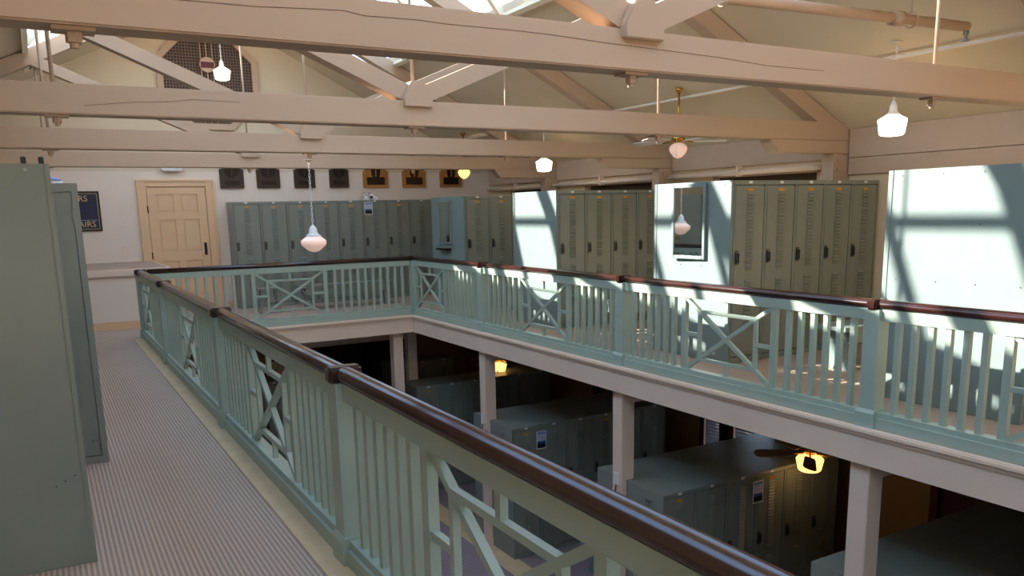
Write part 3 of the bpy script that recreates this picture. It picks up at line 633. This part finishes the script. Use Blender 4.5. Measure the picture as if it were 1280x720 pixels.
fan(7.2, 8.09, 2.35, zc(7.2)-.01, 'brass ceiling fan with white blades above the mirror panel aisle', 'globed', 'blade', 'brass', 2.0, 5)
fan(7.2, 14.12, 2.36, zc(7.2)-.01, 'brass ceiling fan with round warm globe near the far gable corner', 'globew', 'blade', 'brass', .4, 4)
fan(7.2, 5.83, -1.2, -.262, 'wooden-bladed ceiling fan with glowing lamp under the right gallery', 'globew', 'bladew', 'brass', 2.57, 5, tilt=-.3, gp=[(.06, .1), (.12, .085), (.15, .05), (.125, -.07), (.11, -.085), (.01, -.09)])
fan(7.2, 12.89, -1.22, -.262, 'glowing ceiling fan lamp downstairs beyond the farther column', 'globew', 'bladew', 'brass', .9, 5, tilt=-.3, gp=[(.06, .1), (.12, .085), (.13, .05), (.105, -.06), (.09, -.075), (.01, -.08)])
for x, y, z, en in ((7.2, 5.83, -1.36, .8), (7.2, 12.89, -1.38, 4.)):
    l = bpy.data.lights.new('fan_lamp_bulb', 'POINT'); l.energy = en; l.color = (1, .62, .28); l.shadow_soft_size = .1
    lo = bpy.data.objects.new('fan_lamp_bulb', l); COL.objects.link(lo); lo.location = (x, y, z)
# ------------------------------------------------------------------ pipes
e = empty('sprinkler_main', (6, 4.3, 3.06), 'thick cream sprinkler main pipe with coupling crossing under the right ceiling', 'pipe')
bm = bmesh.new(); tube(bm, (3.3, 4.3, 3.02), (7.0, 4.3, 3.095), .04, 14); obj('pipe', bm, 'beam', e, smooth=True)
bm = bmesh.new(); tube(bm, (6.0, 4.3, 3.075), (6.12, 4.3, 3.077), .058, 14); obj('coupling', bm, 'beam', e, smooth=True)
for x in (6.25, 4.2):
    zz = 3.08 if x > 5 else 3.04
    bm = bmesh.new(); torus(bm, (x, 4.3, zz), .06, .006, 'x', 14, 5); tube(bm, (x, 4.3, zz+.06), (x, 4.3, min(zc(x), 4.2)-.005), .006, 6); obj('hanger', bm, 'beam', e, smooth=True)
bm = bmesh.new(); tube(bm, (7.0, 4.3, 3.08), (7.0, 4.3, 3.03), .022, 8); tube(bm, (7.0, 4.3, 3.03), (7.0, 4.3, 2.98), .012, 8); tube(bm, (7.0, 4.3, 2.99), (7.0, 4.3, 2.98), .03, 10); obj('sprinkler_head', bm, 'steel', e)
e = empty('sprinkler_branch', (7.33, 9, 3.0), 'thin pale sprinkler branch pipe running along the right ceiling slope', 'pipe')
bm = bmesh.new(); tube(bm, (7.33, 0, 3.015), (7.33, 15.45, 3.015), .018, 10); obj('pipe', bm, 'wallfar', e, smooth=True)
for y in (5.75, 10.4, 12.2):
    bm = bmesh.new(); tube(bm, (7.33, y, 3.02), (7.33, y, 2.93), .012, 8); tube(bm, (7.33, y, 2.935), (7.33, y, 2.925), .03, 10); obj('sprinkler_head', bm, 'steel', e)
e = empty('wall_pipe', (8.36, 8, 2.08), 'cream pipe with hangers along the right wall under the eave', 'pipe')
for a, b in ((6.75, 9.6), (9.83, 12.78), (13.0, 15.3)):
    bm = bmesh.new(); tube(bm, (8.37, a, 2.09), (8.37, b, 2.09), .035, 12); obj('pipe', bm, 'trim', e, smooth=True)
    m_ = (a+b)/2
    obj('hanger', B((8.32, 8.42, m_-.015, m_+.015, 2.04, 2.18)), 'trim', e)
# ------------------------------------------------------------------ furniture
def bench(x0, x1, y0, y1, z, h, label, mt='panel', group='benches'):
    e = empty('bench', ((x0+x1)/2, (y0+y1)/2, z), label, 'bench', group)
    obj('seat', B((x0, x1, y0, y1, z+h-.045, z+h)), mt, e, bev=.005)
    for yy in (y0+.03, y1-.055): obj('apron', B((x0+.10, x1-.10, yy, yy+.025, z+h-.17, z+h-.046)), mt, e)
    for xx in (x0+.13, x1-.17):
        bm = bmesh.new(); c = (y0+y1)/2
        prism(bm, [(y0+.06, z+h-.046), (y1-.06, z+h-.046), (y1-.09, z+.18), (y1-.02, z), (c+.04, z), (c, z+.1), (c-.04, z), (y0+.02, z), (y0+.09, z+.18)], 'x', xx, xx+.04); obj('leg', bm, mt, e)
        s = 1 if xx < (x0+x1)/2 else -1
        bm = bmesh.new(); bar(bm, (xx-.01 if s > 0 else xx+.05, z+h-.17), (xx-.10 if s > 0 else xx+.14, z+h-.05), .03, 'y', y0+.05, y0+.08); obj('brace', bm, mt, e)
bench(6.72, 8.40, 5.10, 5.47, .002, .45, 'pale green bench standing between the big sunlit panel and the mirror panel bank')
bench(6.55, 8.40, 8.50, 8.86, .002, .42, 'pale green bench standing under the brass fan with white blades')
bench(6.6, 8.40, 11.4, 11.75, .002, .42, 'pale green bench in the aisle before the shaded end panel')
bench(3.85, 5.6, 13.95, 14.30, .002, .43, 'grey-green bench in front of the far wall lockers', 'lock')
bench(5.87, 7.6, 8.04, 8.42, ZL+.006, .43, 'grey-green bench downstairs between the lockers and a column', 'panel')
e = empty('stool', (3.33, 14.12, .002), 'small grey-green four-legged stool before the far wall lockers', 'stool')
obj('seat', B((3.14, 3.52, 13.96, 14.26, .40, .435)), 'lock', e, bev=.006)
for sx in (-1, 1):
    for sy in (-1, 1):
        bm = bmesh.new(); tube(bm, (3.33+sx*.12, 14.11+sy*.09, .40), (3.33+sx*.17, 14.11+sy*.13, .002), .017, 8); obj('leg', bm, 'lock', e)
    bm = bmesh.new(); tube(bm, (3.33+sx*.148, 14.0, .17), (3.33+sx*.148, 14.22, .17), .011, 6); obj('stretcher', bm, 'lock', e)
bm = bmesh.new(); tube(bm, (3.18, 14.0, .2), (3.48, 14.0, .2), .011, 6); obj('stretcher', bm, 'lock', e)
# shoes
def shoe(x, y, z, rz, label, upper, group):
    e = empty('sneaker', (x, y, z), label, 'shoe', group)
    secs = [(-.14, .03, .07), (-.12, .038, .085), (-.05, .038, .09), (.0, .036, .07), (.06, .045, .05), (.11, .04, .038), (.14, .02, .025)]
    def loft(zb, sc, hh):
        bm = bmesh.new(); rings = []
        for s, w_, h in secs:
            H = h if hh is None else hh
            rings.append([bm.verts.new((s, w_*sc*cx, zb+(H-zb)*cz)) for cx, cz in ((-1, 0), (-1, .45), (-.7, .85), (0, 1), (.7, .85), (1, .45), (1, 0))])
        for a, b in zip(rings, rings[1:]):
            for i in range(7): bm.faces.new((a[i], a[(i+1) % 7], b[(i+1) % 7], b[i]))
        bm.faces.new(rings[0]); bm.faces.new(rings[-1][::-1]); return bm
    obj('sole', loft(0, 1.08, .022), 'white', e, local=True); obj('upper', loft(.022, 1, None), upper, e, local=True, smooth=True)
    obj('laces', B((-.01, .05, -.02, .02, .062, .074)), 'white', e, local=True); obj('stripe', B((-.05, .03, -.042, .042, .026, .05)), 'black', e, local=True); obj('heel_tab', B((-.138, -.12, -.025, .025, .05, .092)), 'blue', e, local=True)
    e.rotation_euler.z = rz; e.scale = (1.0, 1.25, 1.6) if group else (.7, .7, .9)
shoe(5.60, 15.2, 1.905, -PI/2-.25, 'white and black sneaker with blue heel on the far lockers, beside its mate', 'white', 'sneakers on the far lockers')
shoe(5.76, 15.2, 1.905, -PI/2+.2, 'white and black sneaker with blue heel on the far lockers, beside its mate', 'white', 'sneakers on the far lockers')
shoe(.075, 6.14, 1.888, .15, 'pale blue and white sneaker on the narrow locker side by the walkway', 'sky', None)
# notices
def notice(x, y, z, w_, h, label, group='printed notices on lockers'):
    e = empty('notice_card', (x, y, z), label, 'notice', group)
    obj('card', B((x-w_/2, x+w_/2, y-.004, y-.001, z, z+h)), 'white', e)
    obj('print', B((x-w_/2+.012, x+w_/2-.012, y-.006, y-.004, z+.015, z+h-.012)), 'notice', e)
notice(5.555, 14.985, 1.63, .165, .24, 'blue and white printed notice on a locker door under the sneakers')
notice(5.31+.456*1.02, 9.20, ZL+1.56, .16, .26, 'blue printed notice on the second downstairs locker past the farther column')
notice(5.31+.456*3.0, 6.085, ZL+1.56, .16, .26, 'printed notice on a dark downstairs locker under the wooden fan')
notice(5.31+.456*2.9, 12.445, ZL+1.5, .16, .26, 'printed notice on a locker downstairs near the far opening')
# clock and small things downstairs
e = empty('wall_clock', (3.67, 15.49, -1.5), 'round wall clock with black rim on the lower far wall', 'clock')
bm = bmesh.new(); torus(bm, (3.67, 15.46, -1.29), .20, .02, 'y', 28, 8); obj('rim', bm, 'black', e, smooth=True)
bm = bmesh.new(); prism(bm, [(3.67+.19*math.cos(2*PI*k/28), -1.29+.19*math.sin(2*PI*k/28)) for k in range(28)], 'y', 15.465, 15.498); obj('face', bm, 'wall', e)
bm = bmesh.new(); bar(bm, (3.67, -1.29), (3.74, -1.2), .012, 'y', 15.458, 15.464); bar(bm, (3.67, -1.29), (3.60, -1.31), .016, 'y', 15.458, 15.464); obj('hands', bm, 'black', e)
for i in range(2):
    locker(2.7+.456*i, 14.4, ZL+.006, .456, .56, '%s downstairs locker below the round wall clock' % ORD[i], 'lockers below the wall clock')
e = empty('stand_in_table', (2.8, 12.9, ZL+.006), 'invented low white table with red-marked papers, in place of a bright patch downstairs', 'table')  # table invented to stand in for an unidentified bright patch
obj('table_top', B((2.2, 3.5, 12.5, 13.3, ZL+.66, ZL+.70)), 'white', e, bev=.005)
for x in (2.27, 3.38):
    for y in (12.57, 13.18): obj('leg', B((x, x+.05, y, y+.05, ZL+.006, ZL+.66)), 'white', e)
o = obj('red_paper', B((2.75, 2.95, 12.75, 12.9, ZL+.70, ZL+.706)), 'red', e)
